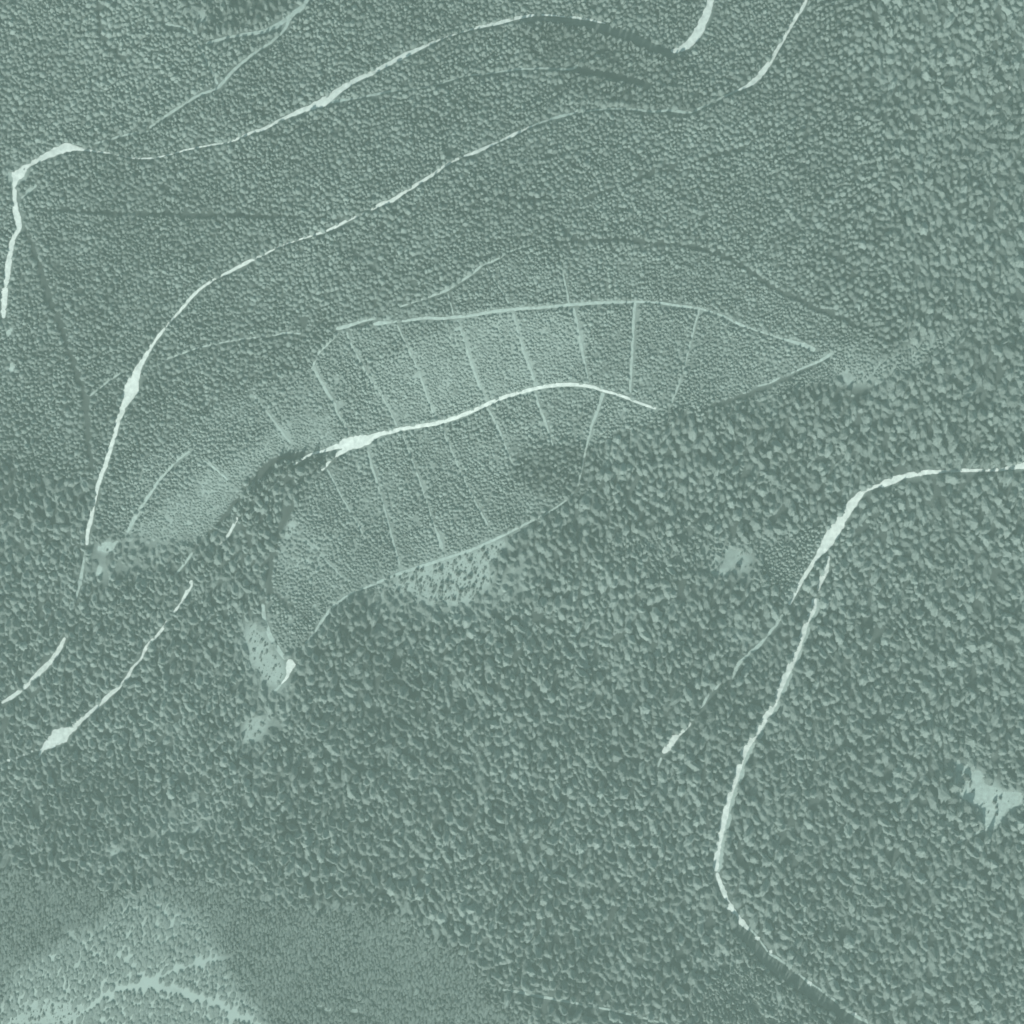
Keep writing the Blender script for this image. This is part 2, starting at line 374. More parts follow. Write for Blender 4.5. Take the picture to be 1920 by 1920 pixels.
ST_FINE3 = [(1310,1850),(1400,1800),(1480,1900),(1520,1960),(1300,1960)]
ST_EDGE = [(1400,725),(1480,690),(1560,670),(1640,680),(1700,650),(1780,620),(1840,640),(1780,660),(1700,690),(1640,722),(1560,722),(1440,745)]
ST_GROVE = [(340,-20),(560,-20),(530,30),(440,60),(390,75),(350,40)]
ST_DARK = [(980,45),(1120,60),(1262,112),(1370,180),(1300,215),(1150,200),(1050,150),(960,110)]
ST_NW = [(-300,-300),(560,-300),(540,40),(400,160),(280,240),(160,270),(40,310),(-300,330)]

W = 1920 + 2 * M
gx, gy = np.meshgrid(np.arange(0, W, 2) - M, np.arange(0, W, 2) - M)     # 2 px raster
wx = gx + (vnoise(gx, gy, 30, 1) - 0.5) * 22; wy = gy + (vnoise(gx, gy, 30, 2) - 0.5) * 22
GS = gx.shape
sp = np.full(GS, 14.0); ht = np.full(GS, 12.5); tone = np.full(GS, 0.56); bare = np.full(GS, 0.05); kind = np.zeros(GS, int); keep = np.full(GS, 1.0)
# the tall stand grows a little coarser to the right and finer to the lower left
sp += np.clip((gx - 1250) / 500, -0.6, 1.4) * 0.9
def stand(poly, s=None, h=None, t=None, b=None, k=None, p=None):
    m = in_poly(wx, wy, poly)
    for arr, v in ((sp, s), (ht, h), (tone, t), (bare, b), (kind, k), (keep, p)):
        if v is not None: arr[m] = v[m] if isinstance(v, np.ndarray) else v
right = np.clip((gx - 1430 + (gy - 300) * -0.1) / 300, 0, 1)
stand(ST_UPPER, 8.3 + right * 5.0, 5.6 + right * 5.0, 0.52 + right * 0.02, 0.12, 1)
stand(ST_NW, 9.0, 6.0, 0.62, 0.35, 1)
stand(ST_DARK, 9.0, 8.5, 0.33, 0.05, 1)
stand(ST_LEFTLOW, 11.6, 9.2, 0.60, 0.12, 0)
stand(ST_LIGHT, 6.8, 3.6, 0.68, 0.55, 1)
stand([(740,585),(835,550),(910,500),(1000,462),(1180,455),(1320,470),(1420,520),(1560,595),(1640,650),(1540,655),(1400,608),(1310,574),(1190,562),(960,575),(740,598)], 7.2, 4.2, 0.57, 0.25, 1)
stand(ST_PALE2, 6.2, 2.4, 0.82, 0.82, 1, 0.85)
stand(ST_PALE3, 6.2, 2.8, 0.68, 0.66, 1, 0.8)
stand(ST_PALE, 5.2, 1.5, 0.78, 0.80, 1, 0.7)
stand(ST_THICKET, 6.4, 3.2, 0.26, 0.2, 2)
stand(ST_PALE_MIST, 7.6, 2.2, 0.85, 1.05, 2, 0.34)  # pale cover, with mist painted into the ground and shrub tones
stand(ST_FINE, 6.0, 6.0, 0.66, 0.45, 1)
stand(ST_FINE2, 9.0, 9.0, 0.58, 0.3, 0)
stand(ST_FINE3, 7.5, 9.0, 0.58, 0.3, 0)
stand(ST_EDGE, 6.0, 4.5, 0.62, 0.65, 1, 0.7)
stand([(1000,835),(1060,825),(1110,840),(1095,920),(1050,940),(1000,930),(960,880)], 8.5, 7, 0.34, 0.0, 1)
def sparse(poly, b, p, h=None):
    m = in_poly(wx, wy, poly); bare[m] = b; keep[m] *= p
    if h: ht[m] = np.minimum(ht[m], h)
sparse([(660,1120),(740,1085),(900,1100),(1000,1030),(1012,1070),(950,1130),(880,1165),(780,1165),(700,1150)], 0.7, 0.6, 7)
sparse([(290,1500),(400,1490),(425,1540),(340,1582),(260,1592),(180,1622),(165,1600),(250,1560)], 0.6, 0.65, 7)
sparse([(440,1180),(490,1150),(540,1250),(560,1290),(515,1390),(450,1405),(470,1320),(450,1260)], 0.6, 0.6, 6)
sparse([(175,1000),(260,990),(350,1020),(320,1060),(200,1090),(170,1070)], 0.55, 0.6, 6)
sparse([(1400,1350),(1780,1400),(1900,1430),(1920,1480),(1800,1420),(1700,1380)], 0.2, 0.9)
sparse([(1290,1030),(1360,1000),(1420,1030),(1410,1140),(1390,1140),(1380,1080),(1300,1080)], 0.6, 0.65, 7)
stand([(-40,870),(30,880),(45,920),(90,900),(150,905),(175,940),(160,985),(60,990),(-40,1000)], 15, 13, 0.5, 0.05, 0, 0.6)
stand([(1530,712),(1575,706),(1610,726),(1640,712),(1650,750),(1600,770),(1540,760),(1490,750),(1450,780),(1440,748)], 14, 13, 0.45, 0.0, 0, 0.35)
stand([(1780,630),(1850,620),(1870,680),(1820,700),(1790,690)], 14, 12, 0.45, 0.0, 0, 0.5)
stand([(1260,1075),(1310,1085),(1350,1080),(1400,1090),(1380,1140),(1280,1120)], 13, 12, 0.5, 0.0, 0, 0.5)
sparse([(1540,640),(1640,668),(1700,650),(1760,625),(1800,640),(1720,690),(1650,720),(1600,730),(1560,705)], 0.8, 0.7, 3.5)
sparse([(560,985),(620,1040),(560,1080),(520,1060),(520,1000)], 0.8, 0.6, 2)
stand(ST_GROVE, 10.0, 12.0, 0.5, 0.25, 0, 0.65)
right_up = in_poly(wx, wy, ST_UPPER) & (right > 0.75)
kind[right_up] = 0
# one stand grades into the next
def soften(a, n_):
    for _ in range(n_):
        a = (a + np.roll(a, 2, 0) + np.roll(a, -2, 0) + np.roll(a, 2, 1) + np.roll(a, -2, 1)) / 5
    return a
sp = soften(sp, 3); ht = soften(ht, 1); tone = soften(tone, 14); bare = soften(bare, 10) + (vnoise(gx, gy, 26, 14) - 0.5) * 0.35
# natural unevenness
sp *= 0.88 + 0.30 * vnoise(gx, gy, 55, 5)
ht *= 0.62 + 0.50 * vnoise(gx, gy, 40, 6)
tone += (vnoise(gx, gy, 120, 7) - 0.5) * 0.22 + (vnoise(gx, gy, 28, 8) - 0.5) * 0.12
# clumps and hollows: the canopy rises and falls in short slanting ridges
ca, sa = math.cos(math.radians(68)), math.sin(math.radians(68))
us = gx * ca + gy * sa; ut = -gx * sa + gy * ca
def ridged(al, ac, sd):
    return 1 - np.abs(vnoise(us / al, ut / ac, 1.0, sd) - 0.5) * 2
rid = np.where(kind == 0, 0.6 * ridged(34, 13, 31) + 0.4 * ridged(60, 30, 32), 0.6 * ridged(20, 10, 33) + 0.4 * ridged(40, 24, 34))
rid = np.clip((rid - 0.35) / 0.6, 0, 1)
amp = np.where(kind == 0, 0.75, 0.55)
ht *= 1 - amp * 0.55 + amp * rid
tone += (rid - 0.55) * 0.16
gaps = 0.5 * vnoise(us, ut * 1.7, 24, 9) + 0.5 * vnoise(us, ut * 1.5, 11, 10)
keep = np.where((gaps > 0.635) & (kind == 0), keep * 0.12, keep)
keep = np.where((gaps > 0.70) & (kind == 1), keep * 0.25, keep)
holes = 0.6 * vnoise(us, ut * 1.3, 42, 15) + 0.4 * vnoise(us, ut, 17, 16)
keep = np.where((holes > 0.74) & (kind == 0), keep * 0.4, keep)
ht = np.where((holes > 0.72) & (kind == 0), ht * 0.4, ht); sp = np.where((holes > 0.72) & (kind == 0), sp * 0.7, sp)
def disc(x, y, r):
    i0, i1 = max(int((y - r + M) / 2), 0), int((y + r + M) / 2) + 2
    j0, j1 = max(int((x - r + M) / 2), 0), int((x + r + M) / 2) + 2
    i1, j1 = max(i1, 0), max(j1, 0)
    sub = np.s_[i0:i1, j0:j1]
    return sub, ((gx[sub] - x) ** 2 + (gy[sub] - y) ** 2) < r * r
# tall trees on the sunny side of the two shaded roads and of the hidden road ends
def raise_row(line, off, rad, hmin):
    for (x, y, w_) in smooth_line(line, 4.0):
        xx, yy = x + off[0], y + off[1]
        sub, m = disc(xx, yy, rad)
        ht[sub][m] = np.maximum(ht[sub][m], hmin); keep[sub][m] = 1.0; sp[sub][m] = np.minimum(sp[sub][m], 9.0)

# free ground along roads, tracks, lanes and rides
def look(arr, x, y):
    i = np.clip(((np.asarray(y) + M) / 2).astype(int), 0, GS[0] - 1); j = np.clip(((np.asarray(x) + M) / 2).astype(int), 0, GS[1] - 1)
    return arr[i, j]
clear = np.zeros(GS, bool)
def carve(line, extra):
    L = smooth_line(line, 3.0)
    for (x, y, w_) in L:
        r = w_ / 2 + extra + (1.2 if w_ >= 4.5 else 0.0)
        i0 = int((y - r + M) / 2) ; i1 = int((y + r + M) / 2) + 2
        j0 = int((x - r + M) / 2) ; j1 = int((x + r + M) / 2) + 2
        i0 = max(i0, 0); j0 = max(j0, 0)
        if i1 <= 0 or j1 <= 0 or i0 >= GS[0] or j0 >= GS[1]: continue
        sub = np.s_[i0:i1, j0:j1]
        clear[sub] |= ((gx[sub] - x) ** 2 + (gy[sub] - y) ** 2) < r * r
def ragged(poly, amp=5, step=4, seed=0):
    P = np.array(list(poly) + [poly[0]], float); out = []
    for a, b in zip(P[:-1], P[1:]):
        n_ = max(1, int(np.hypot(*(b - a)) / step))
        for k in range(n_): out.append(a + (b - a) * k / n_)
    out = np.array(out)
    c = out.mean(0); d = out - c
    f = (vnoise(out[:, 0] * 3, out[:, 1] * 3, 22, seed + 40) - 0.5) * 2 * amp
    r = np.hypot(d[:, 0], d[:, 1]) + 1e-6
    return c + d * (1 + f / np.maximum(r, 6))[:, None]
raise_row(BANDS[0][1], (-3, 17), 10, 11.0)
raise_row(BANDS[1][1], (-8, 20), 13, 12.5)
raise_row(RIDES[12], (-2, 16), 12, 14.0)
ROADS[14] = ('road', ROADS[14][1], 3.5); ROADS[15] = ('road', ROADS[15][1], 4); ROADS[17] = ('road', ROADS[17][1], 4); ROADS[18] = ('road', ROADS[18][1], 4)
for q_ in (10, 13, 14): TRACKS[q_] = ('track', TRACKS[q_][1], 2.5)
TRACKS[0] = ('track', TRACKS[0][1], 2.5)
def sunny_side(line, f):
    # the felled verge on the side the sun comes from keeps the wheel tracks in the light
    out = []
    for (x, y, w_) in smooth_line(line, 5.0):
        d = f * float(look(ht, min(max(x, -M), 1920 + M - 2), min(max(y, -M), 1920 + M - 2)))
        out.append((x - 0.30 * d, y + 0.9 * d, w_))
    return out
for nm, l, e in ROADS + TRACKS:
    carve(l, e * 0.6 + 0.6); carve(sunny_side(l, 0.75), 1.0); carve(sunny_side(l, 0.38), 1.0)
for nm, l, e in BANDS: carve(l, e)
carve([(x + 4, y, w_ + 3) for x, y, w_ in ROADS[16][1]], 3)
for l in LANES_TOP + LANES_LOW + LANES_UP: carve(l, 2.5); carve(sunny_side(l, 0.75), 1.0)
for l in RIDES: carve(l, 0.8)
for l in GRASS_BANDS: carve([(x, y, w_ + 1) for x, y, w_ in l], 1.5)
SOFT = (2, 3, 6, 9, 14, 16)          # these openings are only thin grass on the forest floor
MEADOW_OUT = [ragged(p, 4, 4, i) for i, p in enumerate(MEADOWS)]
for i, p in enumerate(MEADOW_OUT):
    clear |= in_poly(gx, gy, p)
    if i not in SOFT: clear |= in_poly(gx + 1, gy - 4, p)
for (x, y, a, b) in SPECKS:
    clear |= (((gx - x) / (a / 2 + 3.5)) ** 2 + ((gy - y - 3) / (b / 2 + 6.0)) ** 2) < 1
mead = np.zeros(GS)
for p in MEADOW_OUT: mead[in_poly(gx, gy, p)] = 1.0
halo = soften(mead, 22)
keep = keep * (1 - np.clip(halo * 2.2, 0, 0.7) * (vnoise(gx, gy, 12, 12) > 0.25))
ht = ht * (1 - np.clip(halo * 1.2, 0, 0.5))
bare_g = np.maximum(bare, np.clip(halo * 2.4, 0, 0.75))
for p in MEADOW_OUT: bare_g[in_poly(gx, gy, p)] = 0.90
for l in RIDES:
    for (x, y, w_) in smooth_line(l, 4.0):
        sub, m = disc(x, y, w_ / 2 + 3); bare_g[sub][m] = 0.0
gband = np.zeros(GS)
for l in GRASS_BANDS:
    for (x, y, w_) in smooth_line(l, 4.0):
        sub, m = disc(x, y, w_ / 2 + 4); gband[sub][m] = 1.0
for l in TRACKS + ROADS:
    for (x, y, w_) in smooth_line(l[1], 4.0):
        sub, m = disc(x, y, w_ / 2 + 1.5); gband[sub][m] = 0.7
gband = soften(gband, 5)
bare_g = np.maximum(bare_g, gband * 1.05)
for _ in range(1):            # soft transitions of the ground cover
    bare_g = (bare_g + np.roll(bare_g, 2, 0) + np.roll(bare_g, -2, 0) + np.roll(bare_g, 2, 1) + np.roll(bare_g, -2, 1)) / 5



# ------------------------------------------------------------------ the ground
n_in = 361
xs = np.linspace(-545, 545, n_in)
outer = np.array([-3000, -2200, -1500, -1000, -760, -640, -580])
ax = np.concatenate([outer, xs, -outer[::-1]])
X, Y = np.meshgrid(ax, ax)
Z = terrain(X, Y)
nn = len(ax)
k = (H - Z) / H
PX = X / k / MPP + 960; PY = 960 - Y / k / MPP
verts = np.stack([X, Y, Z], -1).reshape(-1, 3)
ii, jj = np.meshgrid(np.arange(nn - 1), np.arange(nn - 1), indexing='ij')
a0 = (ii * nn + jj).ravel()
faces = np.stack([a0, a0 + 1, a0 + nn + 1, a0 + nn], -1)
me = bpy.data.meshes.new('ground')
me.vertices.add(len(verts)); me.vertices.foreach_set('co', verts.ravel())
me.loops.add(faces.size); me.loops.foreach_set('vertex_index', faces.ravel().astype(np.int32))
me.polygons.add(len(faces)); me.polygons.foreach_set('loop_start', (np.arange(len(faces)) * 4).astype(np.int32))
me.polygons.foreach_set('use_smooth', np.ones(len(faces), bool))
me.update(calc_edges=True)
at = me.attributes.new('bare', 'FLOAT', 'POINT')
bv = look(bare_g, PX.ravel(), PY.ravel())
at.data.foreach_set('value', bv.astype(np.float32))
me.materials.append(MAT_GROUND)
ground = bpy.data.objects.new('ground', me); COL.objects.link(ground)
tag(ground, kind='structure')

# ------------------------------------------------------------------ roads, tracks, lanes
LIFT = [0.05]
def ribbon(name, line, mat, rough=0.22):
    L = smooth_line(line, 3.0)
    d = np.gradient(L[:, :2], axis=0); d /= (np.hypot(d[:, 0], d[:, 1])[:, None] + 1e-9)
    nrm = np.stack([-d[:, 1], d[:, 0]], -1)
    wl = L[:, 2] / 2 * (1 + rough * 2 * (vnoise(L[:, 0] * 2, L[:, 1] * 2, 9, 21) - 0.5))
    wr = L[:, 2] / 2 * (1 + rough * 2 * (vnoise(L[:, 0] * 2, L[:, 1] * 2, 9, 22) - 0.5))
    wl[0] *= 0.6; wr[0] *= 0.6; wl[-1] *= 0.6; wr[-1] *= 0.6
    LIFT[0] += 0.006
    rows = []
    for f in (1.0, 0.5, 0.0, -0.5, -1.0):
        w_ = wl if f >= 0 else wr
        rows.append(L[:, :2] + nrm * (w_ * f)[:, None])
    R = np.array(rows)                     # 5 x n x 2
    Xr, Yr, Zr = place(R[..., 0], R[..., 1])
    crown = np.array([0, .04, .06, .04, 0])[:, None]
    v = np.stack([Xr, Yr, Zr + LIFT[0] + crown], -1)
    n_ = v.shape[1]
    v = v.reshape(-1, 3)
    f = []
    for r in range(4):
        for i in range(n_ - 1):
            a = r * n_ + i
            f.append((a, a + 1, a + n_ + 1, a + n_))
    o = mesh_obj(name, v, f, mat, True)
    # faces must look up
    if o.data.polygons[0].normal.z < 0: o.data.flip_normals()
    return tag(o, kind='structure')

def patch(name, out, mat):
    c = out.mean(0)
    rmax = np.hypot(*(out - c).T).max()
    nr = max(2, int(rmax / 6))
    LIFT[0] += 0.006
    v = [c]; f = []
    n_ = len(out)
    for r in range(1, nr + 1):
        v.extend(c + (out - c) * (r / nr))
    v = np.array(v)
    X_, Y_, Z_ = place(v[:, 0], v[:, 1])
    for i in range(n_): f.append((0, 1 + i, 1 + (i + 1) % n_))
    for r in range(nr - 1):
        for i in range(n_):
            a = 1 + r * n_ + i; b = 1 + r * n_ + (i + 1) % n_
            f.append((a, a + n_, b + n_, b))
    o = mesh_obj(name, np.stack([X_, Y_, Z_ + LIFT[0]], -1), f, mat, True)
    if o.data.polygons[0].normal.z < 0: o.data.flip_normals()
    return tag(o, kind='structure')

for i, out in enumerate(MEADOW_OUT):
    if i not in SOFT: patch('clearing', out, MAT_TRACK if i in (0, 4, 5, 17, 18, 19) else MAT_MEADOW)
for nm, l, e in BANDS: ribbon('road', l, MAT_SHADED_ROAD, 0.1)
for l in LANES_TOP + LANES_LOW + LANES_UP: ribbon('planting_lane', l, MAT_LANE, 0.3)
ribbon('grass_verge', [(x + 5, y, w_ + 4) for x, y, w_ in ROADS[16][1]], MAT_LANE, 0.35)
for nm, l, e in TRACKS: ribbon('forest_track', l, MAT_TRACK, 0.25)
for i, (nm, l, e) in enumerate(ROADS): ribbon('gravel_road', l, MAT_ROAD, 0.2 if i in (7, 14, 16) else 0.3)
for i, (x, y, a, b) in enumerate(SPECKS):
    t = np.arange(12) / 12 * 2 * math.pi
    rr = 1 + (rng.random(12) - 0.5) * 0.5
    out = np.stack([x + np.cos(t) * a / 2 * rr, y + np.sin(t) * b / 2 * rr], -1)
    bright = (a * b > 30 and i < 13) or i in (0, 3, 4, 5)
    patch('bare_ground', out, MAT_ROAD if bright else MAT_MEADOW)

# ------------------------------------------------------------------ plants, unit size (radius 1, height 1)
def conifer_mesh(seed, tiers, n_, jag, with_trunk, only=None, slim=1.0, pw=0.65):
    r_ = random.Random(seed)
    v, f, mi = [], [], []
    if only != 'trunk':
        z0, z1 = 0.20, 1.0
        for t in range(tiers):
            u = t / tiers
            rad = (1 - u) ** pw * slim
            top = z0 + (z1 - z0) * min(1.0, u + 1.75 / tiers)
            bot = z0 + (z1 - z0) * u
            cx, cy = (r_.uniform(-.10, .10) * (1 - u) for _ in range(2))
            b = len(v)
            v.append((cx, cy, top))
            ph = r_.random() * 6.28
            for k_ in range(n_):
                a = ph + 2 * math.pi * k_ / n_ + r_.uniform(-.1, .1)
                q = rad * ((1.0 if k_ % 2 else 1 - jag) + r_.uniform(-.16, .12))
                v.append((cx + math.cos(a) * q, cy + math.sin(a) * q, bot + (0.0 if k_ % 2 else 0.05) + r_.uniform(-.02, .02)))
            for k_ in range(n_):
                f.append((b, b + 1 + k_, b + 1 + (k_ + 1) % n_)); mi.append(0)
    if with_trunk or only == 'trunk':
        b = len(v)
        for z, q in ((-.03, .075), (.28, .055), (.9, .012)):
            for k_ in range(6):
                v.append((math.cos(k_ * 1.0472) * q, math.sin(k_ * 1.0472) * q, z))
        for r2 in range(2):
            for k_ in range(6):
                a = b + r2 * 6 + k_; c = b + r2 * 6 + (k_ + 1) % 6
                f.append((a, c, c + 6, a + 6)); mi.append(0 if only == 'trunk' else 1)
    return v, f, mi

def clump_mesh(seed, k_n=8, flat=0.8):
    """rounded leafy crown made of several uneven clumps"""
    r_ = random.Random(seed)
    bm = bmesh.new()
    for k_ in range(k_n):
        a = r_.random() * 6.28; d = r_.random() ** 0.5 * 0.62 if k_ else 0
        s = r_.uniform(.34, .52) if k_ else .55
        c = Vector((math.cos(a) * d, math.sin(a) * d, 0.62 - d * 0.38 + r_.uniform(-.05, .08)))
        res = bmesh.ops.create_icosphere(bm, subdivisions=2, radius=1.0)
        for vv in res['verts']:
            p = vv.co
            q = s * (1 + r_.uniform(-.13, .13))
            vv.co = Vector((p.x * q, p.y * q, p.z * q * flat)) + c
    v = [tuple(x.co) for x in bm.verts]
    bm.verts.index_update()
    f = [tuple(x.index for x in fc.verts) for fc in bm.faces]
    bm.free()
    mi = [0] * len(f)
    b = len(v)
    for z, q in ((-.03, .06), (.5, .04)):
        for k_ in range(5): v.append((math.cos(k_ * 1.2566) * q, math.sin(k_ * 1.2566) * q, z))
    for k_ in range(5):
        c = (k_ + 1) % 5
        f.append((b + k_, b + c, b + 5 + c, b + 5 + k_)); mi.append(1)
    return v, f, mi

def mk_mesh(name, data, mats):
    v, f, mi = data
    me_ = bpy.data.meshes.new(name)
    me_.from_pydata(v, [], f)
    for m_ in mats: me_.materials.append(m_)
    me_.polygons.foreach_set('material_index', mi)
    me_.update()
    return me_

TALL = [mk_mesh('tall_conifer', conifer_mesh(s, 5, 14, .28, True, pw=0.92), (MAT_FOL, MAT_BARK)) for s in (1, 2, 3, 4)]
YOUNG = [mk_mesh('young_conifer', conifer_mesh(s, 4, 10, .22, True), (MAT_FOL, MAT_BARK)) for s in (11, 12, 13)]
THICK = [mk_mesh('leafy_tree', clump_mesh(s), (MAT_LEAF, MAT_BARK)) for s in (21, 22, 23)]
CROWN = [mk_mesh('crown', conifer_mesh(s, 5, 14, .28, False, pw=0.92), (MAT_FOL,)) for s in (1, 2, 3, 4)]
TRUNK = mk_mesh('trunk', conifer_mesh(1, 1, 6, .2, False, 'trunk'), (MAT_BARK,))

# ------------------------------------------------------------------ where the trees stand (random packing)
CELL = 0.5
NB = int(W / CELL) + 40
block = np.zeros((NB, NB), bool)
stamps = {}
def stamp(r):
    key = int(round(r / CELL))
    if key not in stamps:
        a = np.arange(-key, key + 1)
        stamps[key] = (key, (a[:, None] ** 2 + a[None, :] ** 2) <= key * key)
    return stamps[key]
def occupy(x, y, r):
    k_, st = stamp(r)
    i = int((y + M) / CELL) + 20; j = int((x + M) / CELL) + 20
    i0, j0 = max(i - k_, 0), max(j - k_, 0)
    i1, j1 = min(i + k_ + 1, NB), min(j + k_ + 1, NB)
    block[i0:i1, j0:j1] |= st[i0 - (i - k_):i0 - (i - k_) + (i1 - i0), j0 - (j - k_):j0 - (j - k_) + (j1 - j0)]

# single trees seen standing in the two pale clearings
LONE_P3 = [(728,1085),(732,1119),(739,1081),(745,1110),(749,1084),(760,1106),(762,1077),(772,1087),(782,1069),(788,1089),(791,1069),(806,1088),(807,1100),(811,1111),(826,1069),(827,1103),(826,1125),(828,1093),(835,1110),(837,1092),(841,1122),(849,1094),(851,1124),(859,1077),(864,1109),(871,1087),(872,1040),(875,1102),(881,1052),(881,1081),(881,1132),(886,1102),(891,1074),(892,1092),(894,1115),(896,1080),(900,1105),(901,1126),(905,1030),(906,1086),(910,1117),(911,1041),(915,1048),(930,1051),(939,1059),(940,1034)]
LONE_P7 = [(1789,1436,2.2),(1803,1419,2.3),(1801,1497,1.2),(1803,1484,1.2),(1805,1471,2.2),(1811,1456,4.2),(1817,1461,2.0),(1857,1450,3.0),(1858,1470,1.9),(1864,1504,2.6),(1867,1437,3.0),(1868,1514,1.6),(1868,1527,1.9),(1875,1497,1.9)]
LONE_P6 = [(1335,1049,2.3),(1384,1064,3.4),(1356,1038,1.8),(1336,1066,2.2)]
TREES = []          # x, y, radius m, height m, tone, kind, lone id
for (x, y) in LONE_P3:
    s = 1.3 + 1.7 * rng.random() ** 1.6; TREES.append([x, y, s, s * 2.2, 0.28, 0, 1]); occupy(x, y, s * 2.6)
for (x, y, s) in LONE_P7:
    TREES.append([x, y, s, s * 2.6, 0.25, 0, 2]); occupy(x, y, s * 2.6)
for (x, y, s) in LONE_P6:
    TREES.append([x, y, s, s * 2.8, 0.3, 0, 3]); occupy(x, y, s * 2.6)

T = 20
cand = []
for ty in range(-M, 1920 + M, T):
    for tx in range(-M, 1920 + M, T):
        s = float(look(sp, tx + T / 2, ty + T / 2))
        n_ = int(7.0 * T * T / (s * s)) + 1
        cand.append(np.stack([tx + rng.random(n_) * T, ty + rng.random(n_) * T], -1))
cand = np.concatenate(cand)
rng.shuffle(cand)
jit = rng.normal(0, 1, cand.shape) * np.where(cand[:, 1:2] > 1560, 13.0, 3.5)
jx = cand[:, 0] + jit[:, 0]; jy = cand[:, 1] + jit[:, 1]
cs = look(sp, cand[:, 0], cand[:, 1]); ch = np.where(look(kind, cand[:, 0], cand[:, 1]) == look(kind, jx, jy), look(ht, cand[:, 0], cand[:, 1]), look(ht, jx, jy) * 0.8); ct = look(tone, cand[:, 0], cand[:, 1])
ck = look(kind, jx, jy); cc = look(clear, cand[:, 0], cand[:, 1])
ok = (~cc) & (rng.random(len(cand)) < look(keep, cand[:, 0], cand[:, 1]))
rv = rng.random((len(cand), 4))
cl = np.column_stack([cand, cs, ch, ct, ck, rv])[ok].tolist()
for x, y, s, h_, t_, k_, r1, r2, r3, r4 in cl:
    if block[int((y + M) / CELL) + 20, int((x + M) / CELL) + 20]: continue
    f_ = 0.62 + 0.80 * r1 ** 1.5
    occupy(x, y, s * 0.74 * (0.66 + 0.62 * r1 ** 1.5))
    R = s * 0.5 * (0.61 if k_ == 0 else 0.64) * f_                     # crown radius in metres
    TREES.append([x, y, R, h_ * (0.58 + 0.60 * r2 + 0.25 * f_), t_ + (r3 - 0.5) * 0.22, int(k_), 0])
# low shrubs dotted over the pale openings and beside the tracks
for mi_, p in enumerate(MEADOW_OUT):
    lo, hi = p.min(0), p.max(0); n_ = int((hi - lo).prod() / (20 if mi_ == 3 else 34 if mi_ in SOFT else 90 if mi_ == 1 else 260))
    q = lo + rng.random((n_, 2)) * (hi - lo)
    for x, y in q[in_poly(q[:, 0], q[:, 1], p)]:
        if block[int((y + M) / CELL) + 20, int((x + M) / CELL) + 20]: continue
        s = 0.35 + 1.5 * rng.random() ** 4
        TREES.append([x, y, s, s * 1.2, 0.15 + 0.5 * rng.random(), 2, 4])
A = np.array(TREES, float)
print('trees', len(A), 'tall', (A[:, 5] == 0).sum(), 'young', (A[:, 5] == 1).sum(), 'thicket', (A[:, 5] == 2).sum())
TX, TY, TZ = place(A[:, 0], A[:, 1])
taken = np.zeros(len(A), bool)
infr = (A[:, 0] > 3) & (A[:, 0] < 1917) & (A[:, 1] > 3) & (A[:, 1] < 1917)

# ------------------------------------------------------------------ the trees that can be told apart
ORD = ['first','second','third','fourth','fifth','sixth','seventh','eighth','ninth','tenth','eleventh','twelfth','thirteenth','fourteenth','fifteenth','sixteenth','seventeenth','eighteenth','nineteenth','twentieth',
 'twenty-first','twenty-second','twenty-third','twenty-fourth','twenty-fifth','twenty-sixth','twenty-seventh','twenty-eighth','twenty-ninth','thirtieth','thirty-first','thirty-second','thirty-third','thirty-fourth','thirty-fifth','thirty-sixth','thirty-seventh','thirty-eighth','thirty-ninth','fortieth',
 'forty-first','forty-second','forty-third','forty-fourth','forty-fifth','forty-sixth','forty-seventh','forty-eighth']
count = {'tall': 0, 'young': 0}
def tall_tree(i, label, group):
    x, y, R, h_, t_, k_, _ = A[i]
    o = bpy.data.objects.new('conifer_tree', None); COL.objects.link(o)
    o.empty_display_size = 1.0
    o.location = (TX[i], TY[i], TZ[i]); o.rotation_euler = (0, 0, random.random() * 6.28)
    o.scale = (R, R, h_)
    tag(o, label, 'tree', group)
    c = bpy.data.objects.new('crown', CROWN[i % 4]); COL.objects.link(c); c.parent = o; c['tone'] = float(t_)
    t = bpy.data.objects.new('trunk', TRUNK); COL.objects.link(t); t.parent = o
    taken[i] = True; count['tall'] += 1
def young_tree(i, label, group):
    x, y, R, h_, t_, k_, _ = A[i]
    o = bpy.data.objects.new('young_conifer', YOUNG[i % 3]); COL.objects.link(o)
    o.location = (TX[i], TY[i], TZ[i]); o.rotation_euler = (0, 0, random.random() * 6.28)
    o.scale = (R, R, h_); o['tone'] = float(t_)
    tag(o, label, 'young tree', group)
    taken[i] = True; count['young'] += 1

